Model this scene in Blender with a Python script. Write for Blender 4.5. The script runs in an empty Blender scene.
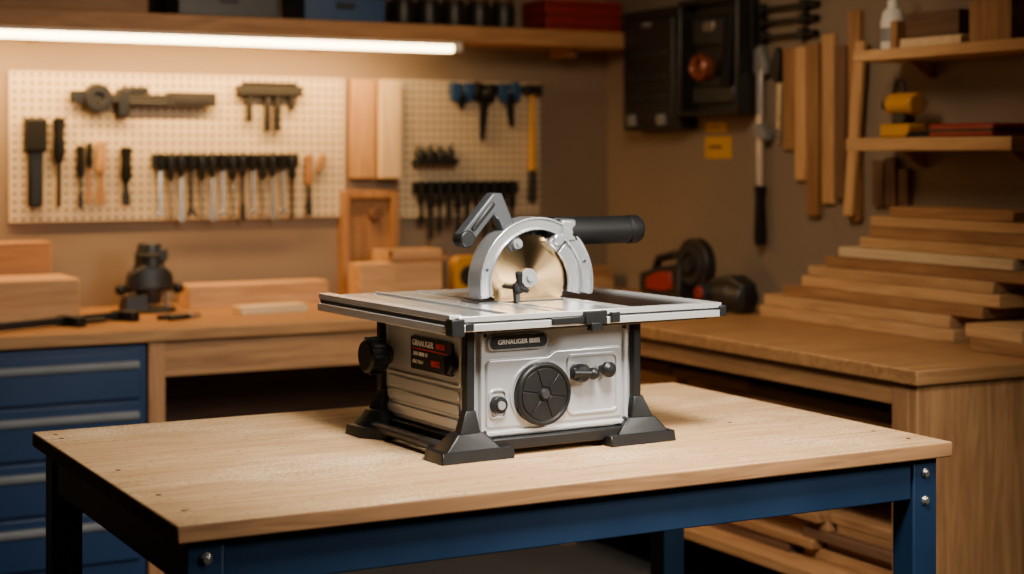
import bpy, bmesh, math, random
from mathutils import Vector, Matrix, Euler
random.seed(7)
scene = bpy.context.scene
col = scene.collection

# ------------------------------------------------------------------ materials
def lin(h):
    h = h.lstrip('#')
    out = []
    for i in (0, 2, 4):
        v = int(h[i:i+2], 16) / 255.0
        out.append(v / 12.92 if v <= 0.04045 else ((v + 0.055) / 1.055) ** 2.4)
    return (out[0], out[1], out[2], 1.0)

def pbr(name, color, rough=0.5, metal=0.0, var=0.12, nscale=14.0, bump=0.0, emit=None, es=0.0, stretch=None, spec=0.5, aniso=None, rv=0.05):
    m = bpy.data.materials.new(name); m.use_nodes = True
    nt = m.node_tree; N = nt.nodes; L = nt.links
    b = N['Principled BSDF']
    c = lin(color)
    b.inputs['Metallic'].default_value = metal
    b.inputs['Specular IOR Level'].default_value = spec
    tc = N.new('ShaderNodeTexCoord'); mp = N.new('ShaderNodeMapping')
    if stretch: mp.inputs['Scale'].default_value = stretch
    nz = N.new('ShaderNodeTexNoise'); nz.inputs['Scale'].default_value = nscale; nz.inputs['Detail'].default_value = 5 if not metal else 2
    L.new(tc.outputs['Object'], mp.inputs['Vector']); L.new(mp.outputs['Vector'], nz.inputs['Vector'])
    rp = N.new('ShaderNodeValToRGB')
    rp.color_ramp.elements[0].position = 0.3; rp.color_ramp.elements[1].position = 0.7
    rp.color_ramp.elements[0].color = (c[0]*(1-var), c[1]*(1-var), c[2]*(1-var), 1)
    rp.color_ramp.elements[1].color = (min(1, c[0]*(1+var)), min(1, c[1]*(1+var)), min(1, c[2]*(1+var)), 1)
    L.new(nz.outputs['Fac'], rp.inputs['Fac']); L.new(rp.outputs['Color'], b.inputs['Base Color'])
    mr = N.new('ShaderNodeMapRange')
    mr.inputs['To Min'].default_value = max(0.05, rough-rv); mr.inputs['To Max'].default_value = min(1, rough+rv)
    L.new(nz.outputs['Fac'], mr.inputs['Value']); L.new(mr.outputs['Result'], b.inputs['Roughness'])
    if aniso:
        b.inputs['Anisotropic'].default_value = 0.9
        tg = N.new('ShaderNodeTangent'); tg.direction_type = 'RADIAL'; tg.axis = aniso
        L.new(tg.outputs[0], b.inputs['Tangent'])
    if bump:
        bp = N.new('ShaderNodeBump'); bp.inputs['Strength'].default_value = bump; bp.inputs['Distance'].default_value = 0.003
        n2 = N.new('ShaderNodeTexNoise'); n2.inputs['Scale'].default_value = nscale*8
        L.new(tc.outputs['Object'], n2.inputs['Vector']); L.new(n2.outputs['Fac'], bp.inputs['Height']); L.new(bp.outputs['Normal'], b.inputs['Normal'])
    if emit:
        b.inputs['Emission Color'].default_value = emit; b.inputs['Emission Strength'].default_value = es
    return m

def wood(name, c1, c2, axis='x', rough=0.55, fine=1.0, speck=False, lo=0.82, hi=1.12):
    m = bpy.data.materials.new(name); m.use_nodes = True
    nt = m.node_tree; N = nt.nodes; L = nt.links
    b = N['Principled BSDF']
    b.inputs['Specular IOR Level'].default_value = 0.35
    tc = N.new('ShaderNodeTexCoord'); oi = N.new('ShaderNodeObjectInfo')
    add = N.new('ShaderNodeVectorMath'); add.operation = 'MULTIPLY_ADD'
    cmb = N.new('ShaderNodeCombineXYZ')
    for k in ('X', 'Y', 'Z'): L.new(oi.outputs['Random'], cmb.inputs[k])
    L.new(cmb.outputs[0], add.inputs[0]); add.inputs[1].default_value = (13, 7, 19); L.new(tc.outputs['Object'], add.inputs[2])
    mp = N.new('ShaderNodeMapping')
    s = {'x': (1.3, 16, 16), 'y': (16, 1.3, 16), 'z': (16, 16, 1.3)}[axis]
    mp.inputs['Scale'].default_value = tuple(v*fine for v in s)
    L.new(add.outputs[0], mp.inputs['Vector'])
    nz = N.new('ShaderNodeTexNoise'); nz.inputs['Scale'].default_value = 2.2; nz.inputs['Detail'].default_value = 7
    nz.inputs['Distortion'].default_value = 1.1
    L.new(mp.outputs[0], nz.inputs['Vector'])
    rp = N.new('ShaderNodeValToRGB')
    rp.color_ramp.elements[0].position = 0.28; rp.color_ramp.elements[1].position = 0.72
    rp.color_ramp.elements[0].color = lin(c1); rp.color_ramp.elements[1].color = lin(c2)
    L.new(nz.outputs['Fac'], rp.inputs['Fac'])
    hs = N.new('ShaderNodeHueSaturation')
    mr = N.new('ShaderNodeMapRange'); mr.inputs['To Min'].default_value = lo if not speck else 0.98; mr.inputs['To Max'].default_value = hi if not speck else 1.02
    L.new(oi.outputs['Random'], mr.inputs['Value']); L.new(mr.outputs[0], hs.inputs['Value'])
    L.new(rp.outputs[0], hs.inputs['Color'])
    out = hs.outputs[0]
    bpsrc = nz.outputs['Fac']
    if speck:
        n3 = N.new('ShaderNodeTexNoise'); n3.inputs['Scale'].default_value = 120; n3.inputs['Detail'].default_value = 3
        L.new(tc.outputs['Object'], n3.inputs['Vector'])
        n4 = N.new('ShaderNodeTexNoise'); n4.inputs['Scale'].default_value = 3.4; n4.inputs['Detail'].default_value = 4
        L.new(tc.outputs['Object'], n4.inputs['Vector'])
        ml = N.new('ShaderNodeMath'); ml.operation = 'MULTIPLY'; L.new(n3.outputs['Fac'], ml.inputs[0]); L.new(n4.outputs['Fac'], ml.inputs[1])
        r3 = N.new('ShaderNodeValToRGB'); r3.color_ramp.elements[0].position = 0.28; r3.color_ramp.elements[1].position = 0.38
        r3.color_ramp.elements[0].color = (0, 0, 0, 1); r3.color_ramp.elements[1].color = (0.6, 0.6, 0.6, 1)
        L.new(ml.outputs[0], r3.inputs['Fac'])
        mx = N.new('ShaderNodeMix'); mx.data_type = 'RGBA'
        L.new(r3.outputs[0], mx.inputs['Factor']); L.new(out, mx.inputs['A']); mx.inputs['B'].default_value = lin('#eed6b0')
        mp5 = N.new('ShaderNodeMapping'); mp5.inputs['Scale'].default_value = (3, 60, 1); mp5.inputs['Rotation'].default_value = (0, 0, 0.04)
        L.new(tc.outputs['Object'], mp5.inputs['Vector'])
        n5 = N.new('ShaderNodeTexNoise'); n5.inputs['Scale'].default_value = 2.0; n5.inputs['Detail'].default_value = 5
        L.new(mp5.outputs[0], n5.inputs['Vector'])
        r5 = N.new('ShaderNodeValToRGB'); r5.color_ramp.elements[0].position = 0.30; r5.color_ramp.elements[1].position = 0.46
        r5.color_ramp.elements[0].color = (0.6, 0.6, 0.6, 1); r5.color_ramp.elements[1].color = (0, 0, 0, 1)
        L.new(n5.outputs['Fac'], r5.inputs['Fac'])
        m2 = N.new('ShaderNodeMix'); m2.data_type = 'RGBA'
        L.new(r5.outputs[0], m2.inputs['Factor']); L.new(mx.outputs['Result'], m2.inputs['A']); m2.inputs['B'].default_value = lin('#80603c')
        n6 = N.new('ShaderNodeTexNoise'); n6.inputs['Scale'].default_value = 65; n6.inputs['Detail'].default_value = 2
        L.new(tc.outputs['Object'], n6.inputs['Vector'])
        r6 = N.new('ShaderNodeValToRGB'); r6.color_ramp.elements[0].position = 0.28; r6.color_ramp.elements[1].position = 0.34
        r6.color_ramp.elements[0].color = (0.6, 0.6, 0.6, 1); r6.color_ramp.elements[1].color = (0, 0, 0, 1)
        L.new(n6.outputs['Fac'], r6.inputs['Fac'])
        m3 = N.new('ShaderNodeMix'); m3.data_type = 'RGBA'
        L.new(r6.outputs[0], m3.inputs['Factor']); L.new(m2.outputs['Result'], m3.inputs['A']); m3.inputs['B'].default_value = lin('#5c4028')
        out = m3.outputs['Result']; bpsrc = n3.outputs['Fac']
    L.new(out, b.inputs['Base Color'])
    b.inputs['Roughness'].default_value = rough
    bp = N.new('ShaderNodeBump'); bp.inputs['Strength'].default_value = 0.22 if not speck else 0.4; bp.inputs['Distance'].default_value = 0.002
    L.new(bpsrc, bp.inputs['Height']); L.new(bp.outputs[0], b.inputs['Normal'])
    return m

def pegmat(name, base, pitch=0.034):
    m = bpy.data.materials.new(name); m.use_nodes = True
    nt = m.node_tree; N = nt.nodes; L = nt.links
    b = N['Principled BSDF']; b.inputs['Roughness'].default_value = 0.6
    tc = N.new('ShaderNodeTexCoord'); sp = N.new('ShaderNodeSeparateXYZ'); L.new(tc.outputs['Object'], sp.inputs[0])
    sq = []
    for k in ('X', 'Z'):
        a = N.new('ShaderNodeMath'); a.operation = 'DIVIDE'; a.inputs[1].default_value = pitch; L.new(sp.outputs[k], a.inputs[0])
        f = N.new('ShaderNodeMath'); f.operation = 'FRACT'; L.new(a.outputs[0], f.inputs[0])
        s = N.new('ShaderNodeMath'); s.operation = 'SUBTRACT'; s.inputs[1].default_value = 0.5; L.new(f.outputs[0], s.inputs[0])
        q = N.new('ShaderNodeMath'); q.operation = 'MULTIPLY'; L.new(s.outputs[0], q.inputs[0]); L.new(s.outputs[0], q.inputs[1])
        sq.append(q)
    ad = N.new('ShaderNodeMath'); ad.operation = 'ADD'; L.new(sq[0].outputs[0], ad.inputs[0]); L.new(sq[1].outputs[0], ad.inputs[1])
    lt = N.new('ShaderNodeMath'); lt.operation = 'LESS_THAN'; lt.inputs[1].default_value = 0.036; L.new(ad.outputs[0], lt.inputs[0])
    nz = N.new('ShaderNodeTexNoise'); nz.inputs['Scale'].default_value = 5
    L.new(tc.outputs['Object'], nz.inputs['Vector'])
    rp = N.new('ShaderNodeValToRGB'); c = lin(base)
    rp.color_ramp.elements[0].color = (c[0]*.85, c[1]*.85, c[2]*.85, 1); rp.color_ramp.elements[1].color = c
    L.new(nz.outputs['Fac'], rp.inputs['Fac'])
    mx = N.new('ShaderNodeMix'); mx.data_type = 'RGBA'
    L.new(lt.outputs[0], mx.inputs['Factor']); L.new(rp.outputs[0], mx.inputs['A']); mx.inputs['B'].default_value = lin('#3c2f22')
    L.new(mx.outputs['Result'], b.inputs['Base Color'])
    return m

M = {}
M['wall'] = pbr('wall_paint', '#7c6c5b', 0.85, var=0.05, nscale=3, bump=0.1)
M['unseenwall'] = pbr('darkened_unseen_wall', '#40372e', 0.9, var=0.05, nscale=3)  # unseen left and front walls, darkened to lower the bounced fill
M['ceil'] = pbr('ceiling_paint', '#4c433a', 0.9, var=0.04, nscale=2)
M['floor'] = pbr('concrete_floor', '#2e2a26', 0.8, var=0.15, nscale=4, bump=0.2)
M['peg'] = pegmat('pegboard_white', '#c6b496')
M['tabletop'] = wood('tabletop_plywood', '#ae875a', '#cda678', 'x', 0.62, 0.8, speck=True)
M['edge'] = wood('plywood_edge', '#6a4a2d', '#976e45', 'x', 0.7, 1.2)
for ax in 'xyz':
    M['pine'+ax] = wood('pine_'+ax, '#a67c50', '#cba16e', ax)
    M['oak'+ax] = wood('oak_'+ax, '#7e5735', '#a77b4e', ax)
    M['dark'+ax] = wood('walnut_'+ax, '#4c3424', '#6e4e38', ax)
    M['pale'+ax] = wood('pale_'+ax, '#bea27a', '#d9c097', ax)
M['shelfw'] = wood('shelf_wood', '#8f6640', '#b88a5a', 'x')
M['bench'] = wood('benchtop_wood', '#8a603a', '#b58652', 'x', 0.42)
M['blue'] = pbr('blue_painted_steel', '#0f2640', 0.42, 0.1, var=0.12, nscale=5)
M['bluecab'] = pbr('blue_cabinet_enamel', '#0f2a4c', 0.40, 0.1, var=0.06, nscale=4)
M['silver'] = pbr('silver_paint', '#bcbfc2', 0.27, 0.82, var=0.01, nscale=4, rv=0.02)
M['silver2'] = pbr('silver_housing', '#bdc0c4', 0.30, 0.6, var=0.01, nscale=3, rv=0.02)
M['alu'] = pbr('brushed_aluminium', '#c6c7c8', 0.27, 0.85, var=0.01, nscale=2, rv=0.01)
M['alubright'] = pbr('polished_aluminium', '#e6e6e5', 0.24, 0.7, var=0.01, nscale=2, rv=0.01)
M['steel'] = pbr('tool_steel', '#b8b4ac', 0.28, 0.9, var=0.05, nscale=15)
M['tsteel'] = pbr('chrome_vanadium_tool', '#c2bcb0', 0.26, 0.9, var=0.06, nscale=15)
M['matsteel'] = pbr('matte_grey_steel', '#7c7f81', 0.5, 0.3, var=0.05, nscale=15)
M['bladem'] = pbr('blade_steel', '#b89a6e', 0.26, 1.0, var=0.02, nscale=3, aniso='Y', rv=0.01)
M['black'] = pbr('black_plastic', '#0d0e0f', 0.42, var=0.2, nscale=20, bump=0.04, spec=0.33)
M['panel_black'] = pbr('glossy_black_panel', '#0a0a0b', 0.18, var=0.1, nscale=5, spec=0.5)
M['case'] = pbr('black_case_plastic', '#181715', 0.45, var=0.2, nscale=20, bump=0.05, spec=0.5)
M['black2'] = pbr('black_rubber', '#080808', 0.6, var=0.2, nscale=20, bump=0.15, spec=0.22)
M['dgrey'] = pbr('dark_grey_metal', '#2e3032', 0.4, 0.4, var=0.1)
M['mgrey'] = pbr('mid_grey_plastic', '#34373a', 0.4, 0.1, var=0.06)
M['iron'] = pbr('cast_iron', '#12100e', 0.5, 0.0, var=0.2, spec=0.4)
M['red'] = pbr('red_plastic', '#861a12', 0.45, var=0.08)
M['orange'] = pbr('copper_orange_plastic', '#8a4a32', 0.4, 0.3, var=0.08)
M['yellow'] = pbr('yellow_plastic', '#b9831a', 0.45, var=0.08)
M['paper'] = pbr('yellow_paper', '#bf9030', 0.8, var=0.05)
M['white'] = pbr('white_plastic', '#dcd8d0', 0.45, var=0.03)
M['bluegrip'] = pbr('blue_grip', '#17406c', 0.45, var=0.08)
M['print'] = pbr('white_print', '#cfcfcf', 0.6, var=0.01)
M['redprint'] = pbr('red_print', '#c4200f', 0.5, var=0.01)
M['led'] = pbr('led_diffuser', '#ffffff', 0.4, var=0.0, emit=(1.0, 0.70, 0.34, 1), es=20.0)

# ------------------------------------------------------------------ builder
class MB:
    def __init__(s): s.bm = bmesh.new()
    def _mi(s, verts, mi):
        for v in verts:
            for f in v.link_faces: f.material_index = mi
    def box(s, c, size, rot=None, mi=0):
        r = bmesh.ops.create_cube(s.bm, size=1.0)
        R = Euler(rot).to_matrix().to_4x4() if rot else Matrix.Identity(4)
        T = Matrix.Translation(c) @ R @ Matrix.Diagonal((size[0], size[1], size[2], 1))
        bmesh.ops.transform(s.bm, matrix=T, verts=r['verts']); s._mi(r['verts'], mi); return s
    def bb(s, x0, x1, y0, y1, z0, z1, mi=0):
        return s.box(((x0+x1)/2, (y0+y1)/2, (z0+z1)/2), (abs(x1-x0), abs(y1-y0), abs(z1-z0)), mi=mi)
    def cyl(s, p0, p1, r0, r1=None, seg=24, mi=0):
        p0 = Vector(p0); p1 = Vector(p1); d = p1-p0
        if r1 is None: r1 = r0
        r = bmesh.ops.create_cone(s.bm, cap_ends=True, cap_tris=False, segments=seg, radius1=r0, radius2=max(r1, 1e-5), depth=d.length)
        q = Vector((0, 0, 1)).rotation_difference(d.normalized()).to_matrix().to_4x4()
        bmesh.ops.transform(s.bm, matrix=Matrix.Translation((p0+p1)/2) @ q, verts=r['verts']); s._mi(r['verts'], mi); return s
    def sph(s, c, r, sc=(1, 1, 1), mi=0, u=20, v=12):
        g = bmesh.ops.create_uvsphere(s.bm, u_segments=u, v_segments=v, radius=r)
        bmesh.ops.transform(s.bm, matrix=Matrix.Translation(c) @ Matrix.Diagonal((sc[0], sc[1], sc[2], 1)), verts=g['verts']); s._mi(g['verts'], mi); return s
    def prism(s, pts, plane, a, b, mi=0):
        def mk(u, v, w):
            return {'xz': (u, w, v), 'xy': (u, v, w), 'yz': (w, u, v)}[plane]
        A = [s.bm.verts.new(mk(u, v, a)) for u, v in pts]
        B = [s.bm.verts.new(mk(u, v, b)) for u, v in pts]
        fs = [s.bm.faces.new(A), s.bm.faces.new(B[::-1])]
        n = len(pts)
        for i in range(n): fs.append(s.bm.faces.new((A[i], B[i], B[(i+1) % n], A[(i+1) % n])))
        for f in fs: f.material_index = mi
        return s
    def hull(s, pts, mi=0):
        vs = [s.bm.verts.new(p) for p in pts]
        r = bmesh.ops.convex_hull(s.bm, input=vs)
        for g in r['geom']:
            if isinstance(g, bmesh.types.BMFace): g.material_index = mi
        junk = [g for g in r.get('geom_interior', []) if isinstance(g, bmesh.types.BMVert)]
        if junk: bmesh.ops.delete(s.bm, geom=list(set(junk)), context='VERTS')
        return s
    def lathe(s, prof, c, axis='y', seg=40, mi=0):
        rings = []
        for k in range(seg):
            a = 2*math.pi*k/seg; ca, sa = math.cos(a), math.sin(a); ring = []
            for r, h in prof:
                p = {'y': (r*ca, h, r*sa), 'z': (r*ca, r*sa, h), 'x': (h, r*ca, r*sa)}[axis]
                ring.append(s.bm.verts.new((c[0]+p[0], c[1]+p[1], c[2]+p[2])))
            rings.append(ring)
        n = len(prof)
        for k in range(seg):
            A = rings[k]; B = rings[(k+1) % seg]
            for i in range(n):
                f = s.bm.faces.new((A[i], A[(i+1) % n], B[(i+1) % n], B[i])); f.material_index = mi
        return s
    def tube(s, path, r, seg=10, mi=0):
        for i in range(len(path)-1): s.cyl(path[i], path[i+1], r, seg=seg, mi=mi)
        for p in path[1:-1]: s.sph(p, r, mi=mi, u=seg, v=6)
        return s
    def finish(s, name, mats, parent=None, loc=(0, 0, 0), rot=(0, 0, 0), bevel=0.0, seg=2, smooth=38, label=None):
        bmesh.ops.recalc_face_normals(s.bm, faces=s.bm.faces[:])
        me = bpy.data.meshes.new(name); s.bm.to_mesh(me); s.bm.free()
        if not isinstance(mats, (list, tuple)): mats = [mats]
        for m in mats: me.materials.append(M[m] if isinstance(m, str) else m)
        for p in me.polygons: p.use_smooth = True
        me.set_sharp_from_angle(angle=math.radians(smooth))
        o = bpy.data.objects.new(name, me); col.objects.link(o)
        o.location = loc; o.rotation_euler = rot
        if parent: o.parent = parent
        if bevel:
            b = o.modifiers.new('bevel', 'BEVEL'); b.width = bevel; b.segments = seg; b.limit_method = 'ANGLE'
            b.angle_limit = math.radians(40); b.harden_normals = False
        if label: o['label'] = label
        return o

def tag(o, label, cat, group=None):
    o['label'] = label; o['category'] = cat
    if group: o['group'] = group
    return o

def thing(name, label, cat, loc, rz=0.0, group=None, rot=None):
    e = bpy.data.objects.new(name, None); e.empty_display_size = 0.05; col.objects.link(e)
    e.location = loc; e.rotation_euler = rot if rot else (0, 0, rz)
    return tag(e, label, cat, group)

def struct(o): o['kind'] = 'structure'; return o

def board(name, x0, x1, y0, y1, z0, z1, mat, label, cat='plank', group=None, rz=0.0, bevel=0.003):
    c = ((x0+x1)/2, (y0+y1)/2, (z0+z1)/2)
    o = MB().box((0, 0, 0), (x1-x0, y1-y0, z1-z0)).finish(name, mat, loc=c, rot=(0, 0, rz), bevel=bevel)
    return tag(o, label, cat, group)

def rrect(x0, x1, z0, z1, r, n=6):
    pts = []
    for cx, cz, a0 in ((x1-r, z1-r, 0), (x0+r, z1-r, 90), (x0+r, z0+r, 180), (x1-r, z0+r, 270)):
        for i in range(n+1):
            a = math.radians(a0+90*i/n); pts.append((cx+r*math.cos(a), cz+r*math.sin(a)))
    return pts

def text(body, size, parent, loc, rot, mat, name='lettering', sx=1.0, off=0.0001):
    cu = bpy.data.curves.new(name, 'FONT'); cu.body = body; cu.size = size; cu.extrude = 0.0004
    cu.align_x = 'CENTER'; cu.align_y = 'CENTER'; cu.offset = off
    t = bpy.data.objects.new('tmp_text', cu); col.objects.link(t)
    bpy.context.view_layer.update()
    me = bpy.data.meshes.new_from_object(t.evaluated_get(bpy.context.evaluated_depsgraph_get()))
    bpy.data.objects.remove(t)
    me.materials.clear(); me.materials.append(M[mat])
    o = bpy.data.objects.new(name, me); col.objects.link(o); o.parent = parent; o.location = loc; o.rotation_euler = rot; o.scale = (sx, 1, 1)
    return o

# ------------------------------------------------------------------ room (metres)
YW, XW = 6.79, 4.20
struct(MB().bb(-1.8, XW+0.1, YW, YW+0.1, 0, 2.8).finish('wall_back', 'wall'))
struct(MB().bb(XW, XW+0.1, -1.5, YW, 0, 2.8).finish('wall_right', 'wall'))
struct(MB().bb(-1.9, -1.8, -1.5, YW+0.1, 0, 2.8).finish('wall_left', 'unseenwall'))
struct(MB().bb(-1.9, XW+0.1, -1.6, -1.5, 0, 2.8).finish('wall_front', 'unseenwall'))
struct(MB().bb(-1.9, XW+0.1, -1.6, YW+0.1, -0.1, 0).finish('floor', 'floor'))
struct(MB().bb(-1.9, XW+0.1, -1.6, YW+0.1, 2.8, 2.9).finish('ceiling', 'ceil'))

# ------------------------------------------------------------------ foreground workbench
TX0, TX1, TY0, TY1, TZ = 0.88, 2.685, 2.85, 3.98, 0.90
wb = thing('workbench', 'light plywood topped workbench on blue painted steel frame', 'workbench', ((TX0+TX1)/2, (TY0+TY1)/2, 0))
hx, hy = (TX1-TX0)/2, (TY1-TY0)/2
top = MB().bb(-hx, hx, -hy, hy, TZ-0.034, TZ, mi=0)
top.bm.normal_update()
for f in top.bm.faces:
    if abs(f.normal.z) < 0.5: f.material_index = 1
top.finish('table_top', ['tabletop', 'edge'], wb, bevel=0.004)
ins = 0.025; lw = 0.07
for sx in (-1, 1):
    for sy in (-1, 1):
        x = sx*(hx-ins-lw/2); y = sy*(hy-ins-lw/2)
        MB().box((x, y, (TZ-0.034)/2), (lw, lw, TZ-0.034)).finish('leg', 'blue', wb, bevel=0.004)
for sy in (-1, 1):
    MB().box((0, sy*(hy-ins-0.022), TZ-0.034-0.048), (2*(hx-ins-lw), 0.03, 0.092)).finish('rail', 'blue', wb, bevel=0.003)
for sx in (-1, 1):
    MB().box((sx*(hx-ins-0.022), 0, TZ-0.034-0.048), (0.03, 2*(hy-ins-lw), 0.092)).finish('rail', 'blue', wb, bevel=0.003)
for sx in (-1, 1):
    x = sx*(hx-ins-lw/2)
    for z in (0.83, 0.768):
        if sx < 0 and z < 0.8: continue
        MB().cyl((x, -hy+ins+0.002, z), (x, -hy+ins-0.003, z), 0.011, seg=20).cyl((x, -hy+ins-0.002, z), (x, -hy+ins-0.008, z), 0.0075, seg=6).finish('bolt', 'steel', wb, bevel=0.001)
for (x, y) in ((-hx+.04, hy-.06), (-hx+.04, hy-.12), (-hx+.05, 0.0), (-hx+.05, -hy+.28), (-hx+.05, -hy+.12), (0.62, -0.1), (hx-.06, -hy+.08), (hx-.06, -hy+.2)):
    MB().cyl((x, y, TZ-0.004), (x, y, TZ+0.0005), 0.006, seg=12).finish('screw', 'iron', wb)

# ------------------------------------------------------------------ table saw
saw = thing('table_saw', 'silver and black portable table saw with raised blade and round handwheel', 'table saw', (1.829, 3.385, TZ+0.0006), math.radians(2.5))
P = saw
BX, BY0, BY1 = 0.213, -0.19, 0.21
MB().bb(-BX, BX, BY0, BY1, 0.032, 0.286).finish('housing', 'silver2', P, bevel=0.008, seg=3)
def rring(x0, x1, z0, z1, r, w):
    return rrect(x0, x1, z0, z1, r), rrect(x0+w, x1-w, z0+w, z1-w, max(r-w, 0.004))
def ringprism(mb, outer, inner, plane, a, b, mi=0):
    n = len(outer)
    def mk(u, v, w): return {'xz': (u, w, v), 'yz': (w, u, v)}[plane]
    oa, ob, ia, ib = [[mb.bm.verts.new(mk(u, v, w)) for u, v in pts] for pts in (outer, inner) for w in (a, b)]
    for i in range(n):
        j = (i+1) % n
        for q in ((oa[i], oa[j], ob[j], ob[i]), (ia[i], ib[i], ib[j], ia[j]), (oa[i], ia[i], ia[j], oa[j]), (ob[i], ob[j], ib[j], ib[i])):
            mb.bm.faces.new(q).material_index = mi
    return mb
fp = MB()
fp.prism(rrect(-0.190, 0.194, 0.044, 0.276, 0.014), 'xz', BY0-0.004, BY0+0.002)
o_, i_ = rring(-0.190, 0.194, 0.044, 0.276, 0.014, 0.010); ringprism(fp, o_, i_, 'xz', BY0-0.012, BY0-0.002)
fp.finish('front_panel', 'silver2', P, bevel=0.002)
rg = MB()
rg.prism([(-0.168, 0.060), (0.172, 0.060), (0.178, 0.066), (0.178, 0.214), (0.172, 0.220), (0.0, 0.220), (-0.018, 0.208), (-0.166, 0.208), (-0.174, 0.200), (-0.174, 0.066)], 'xz', BY0-0.010, BY0-0.002)
rg.finish('pressed_plate', 'silver2', P, bevel=0.0035, seg=3)
rg = MB()
o_, i_ = rring(0.030, 0.166, 0.074, 0.208, 0.016, 0.006); ringprism(rg, o_, i_, 'xz', BY0-0.0145, BY0-0.006)
o_, i_ = rring(-0.170, -0.125, 0.080, 0.145, 0.014, 0.005); ringprism(rg, o_, i_, 'xz', BY0-0.0145, BY0-0.006)
n_ = 40
ringprism(rg, [(-0.038+0.080*math.cos(2*math.pi*i/n_), 0.130+0.072*math.sin(2*math.pi*i/n_)) for i in range(n_)], [(-0.038+0.075*math.cos(2*math.pi*i/n_), 0.130+0.067*math.sin(2*math.pi*i/n_)) for i in range(n_)], 'xz', BY0-0.014, BY0-0.006)
rg.finish('pressed_ridge', 'silver2', P, bevel=0.001)
YF = BY0-0.010
sp = MB()
sp.prism(rrect(-0.168, 0.188, 0.044, 0.276, 0.012), 'yz', -BX-0.004, -BX+0.002)
o_, i_ = rring(-0.168, 0.188, 0.146, 0.276, 0.012, 0.008); ringprism(sp, o_, i_, 'yz', -BX-0.009, -BX-0.002)
for z in (0.066, 0.098, 0.129):
    sp.prism(rrect(-0.160, 0.180, z-0.0125, z+0.0125, 0.009), 'yz', -BX-0.009, -BX-0.002)
sp.finish('side_panel', 'silver2', P, bevel=0.003, seg=3)
for sx in (-1, 1):
    for y in (BY0-0.004, BY1+0.004):
        MB().box((sx*(BX+0.004), y, 0.155), (0.022, 0.022, 0.27)).finish('corner_post', 'black', P, bevel=0.004)
for sx in (-1, 1):
    for sy in (-1, 1):
        base = [(-.304, -.237), (-.125, -.237), (-.125, -.196), (-.225, -.10), (-.262, -.10), (-.304, -.160)]
        F = lambda pts, z: [(x*-sx, y*-sy, z) for x, y in pts]
        f = MB()
        f.hull(F(base, 0.0)+F([(x*0.992, y*0.99) for x, y in base], 0.024))
        mid = [(-.290, -.230), (-.150, -.226), (-.150, -.200), (-.220, -.125), (-.255, -.125), (-.290, -.165)]
        f.hull(F(mid, 0.020)+F([(-.256, -.222), (-.188, -.214), (-.188, -.2), (-.214, -.17), (-.245, -.17), (-.256, -.18)], 0.058))
        f.hull(F([(-.252, -.219), (-.196, -.212), (-.20, -.18), (-.24, -.175)], 0.055)+F([(-.230, -.209), (-.206, -.209), (-.206, -.185), (-.230, -.185)], 0.105))
        f.finish('foot', 'black', P, bevel=0.003)
MB().bb(-0.2, 0.2, -0.215, -0.190, 0.014, 0.040).finish('base_rail', 'black', P, bevel=0.004)
MB().bb(-0.2, 0.2, 0.205, 0.225, 0.014, 0.040).finish('base_rail', 'black', P, bevel=0.004)
for sx in (-1, 1):
    MB().cyl((sx*0.262, -0.17, 0.024), (sx*0.262, 0.17, 0.024), 0.0125).finish('base_tube', 'dgrey', P)
    MB().bb(sx*0.21, sx*0.235, -0.18, 0.2, 0.016, 0.044).finish('base_rail', 'black', P, bevel=0.003)
# handwheel: flat dark disc, shallow segments, small hub
wc = (-0.038, YF+0.001, 0.128)
w = MB()
w.lathe([(0.001, 0.0), (0.066, 0.0), (0.0695, -0.004), (0.0695, -0.017), (0.066, -0.020), (0.061, -0.020), (0.059, -0.016), (0.001, -0.016)], wc, seg=48)
for k in range(6):
    a = k*math.pi/3+0.35
    w.prism([(wc[0]+r*math.cos(a+d), wc[2]+r*math.sin(a+d)) for r, d in ((0.018, -0.44), (0.056, -0.495), (0.057, -0.2), (0.0575, 0), (0.057, 0.2), (0.056, 0.495), (0.018, 0.44))], 'xz', wc[1]-0.0182, wc[1]-0.014)
wheel = w.finish('handwheel', 'black', P, bevel=0.0008)
MB().lathe([(0.0005, 0), (0.012, 0), (0.012, -0.021), (0.009, -0.025), (0.0005, -0.025)], wc).finish('hub', 'dgrey', wheel)
k = MB(); c = (-0.150, YF, 0.112)
k.lathe([(0.0005, 0), (0.019, 0), (0.020, -0.006), (0.018, -0.018), (0.0005, -0.020)], c); k.lathe([(0.0005, -0.018), (0.009, -0.018), (0.009, -0.024), (0.0005, -0.024)], c, mi=1)
k.finish('lock_knob', ['black', 'matsteel'], P)
k = MB(); c = (0.056, YF, 0.168)
k.lathe([(0.0005, 0.002), (0.018, 0.002), (0.021, -0.006), (0.021, -0.026), (0.016, -0.034), (0.0005, -0.036)], c)
k.cyl((c[0]-0.026, c[1]-0.026, c[2]+0.002), (c[0]+0.026, c[1]-0.028, c[2]-0.002), 0.010); k.sph((c[0]+0.026, c[1]-0.028, c[2]-0.002), 0.014)
k.finish('lever_knob', 'black', P)
k = MB(); c = (0.124, YF, 0.172)
k.cyl((c[0], c[1]+0.002, c[2]), (c[0], c[1]-0.022, c[2]), 0.010, mi=1); k.lathe([(0.0005, -0.014), (0.014, -0.014), (0.018, -0.022), (0.017, -0.032), (0.010, -0.039), (0.0005, -0.040)], c)
k.finish('switch_knob', ['black', 'dgrey'], P)
for (x, z) in ((-0.180, 0.262), (0.184, 0.262), (0.184, 0.056), (-0.180, 0.054)):
    MB().cyl((x, BY0-0.008, z), (x, BY0-0.0135, z), 0.0045, seg=12).finish('screw', 'dgrey', P)
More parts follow.
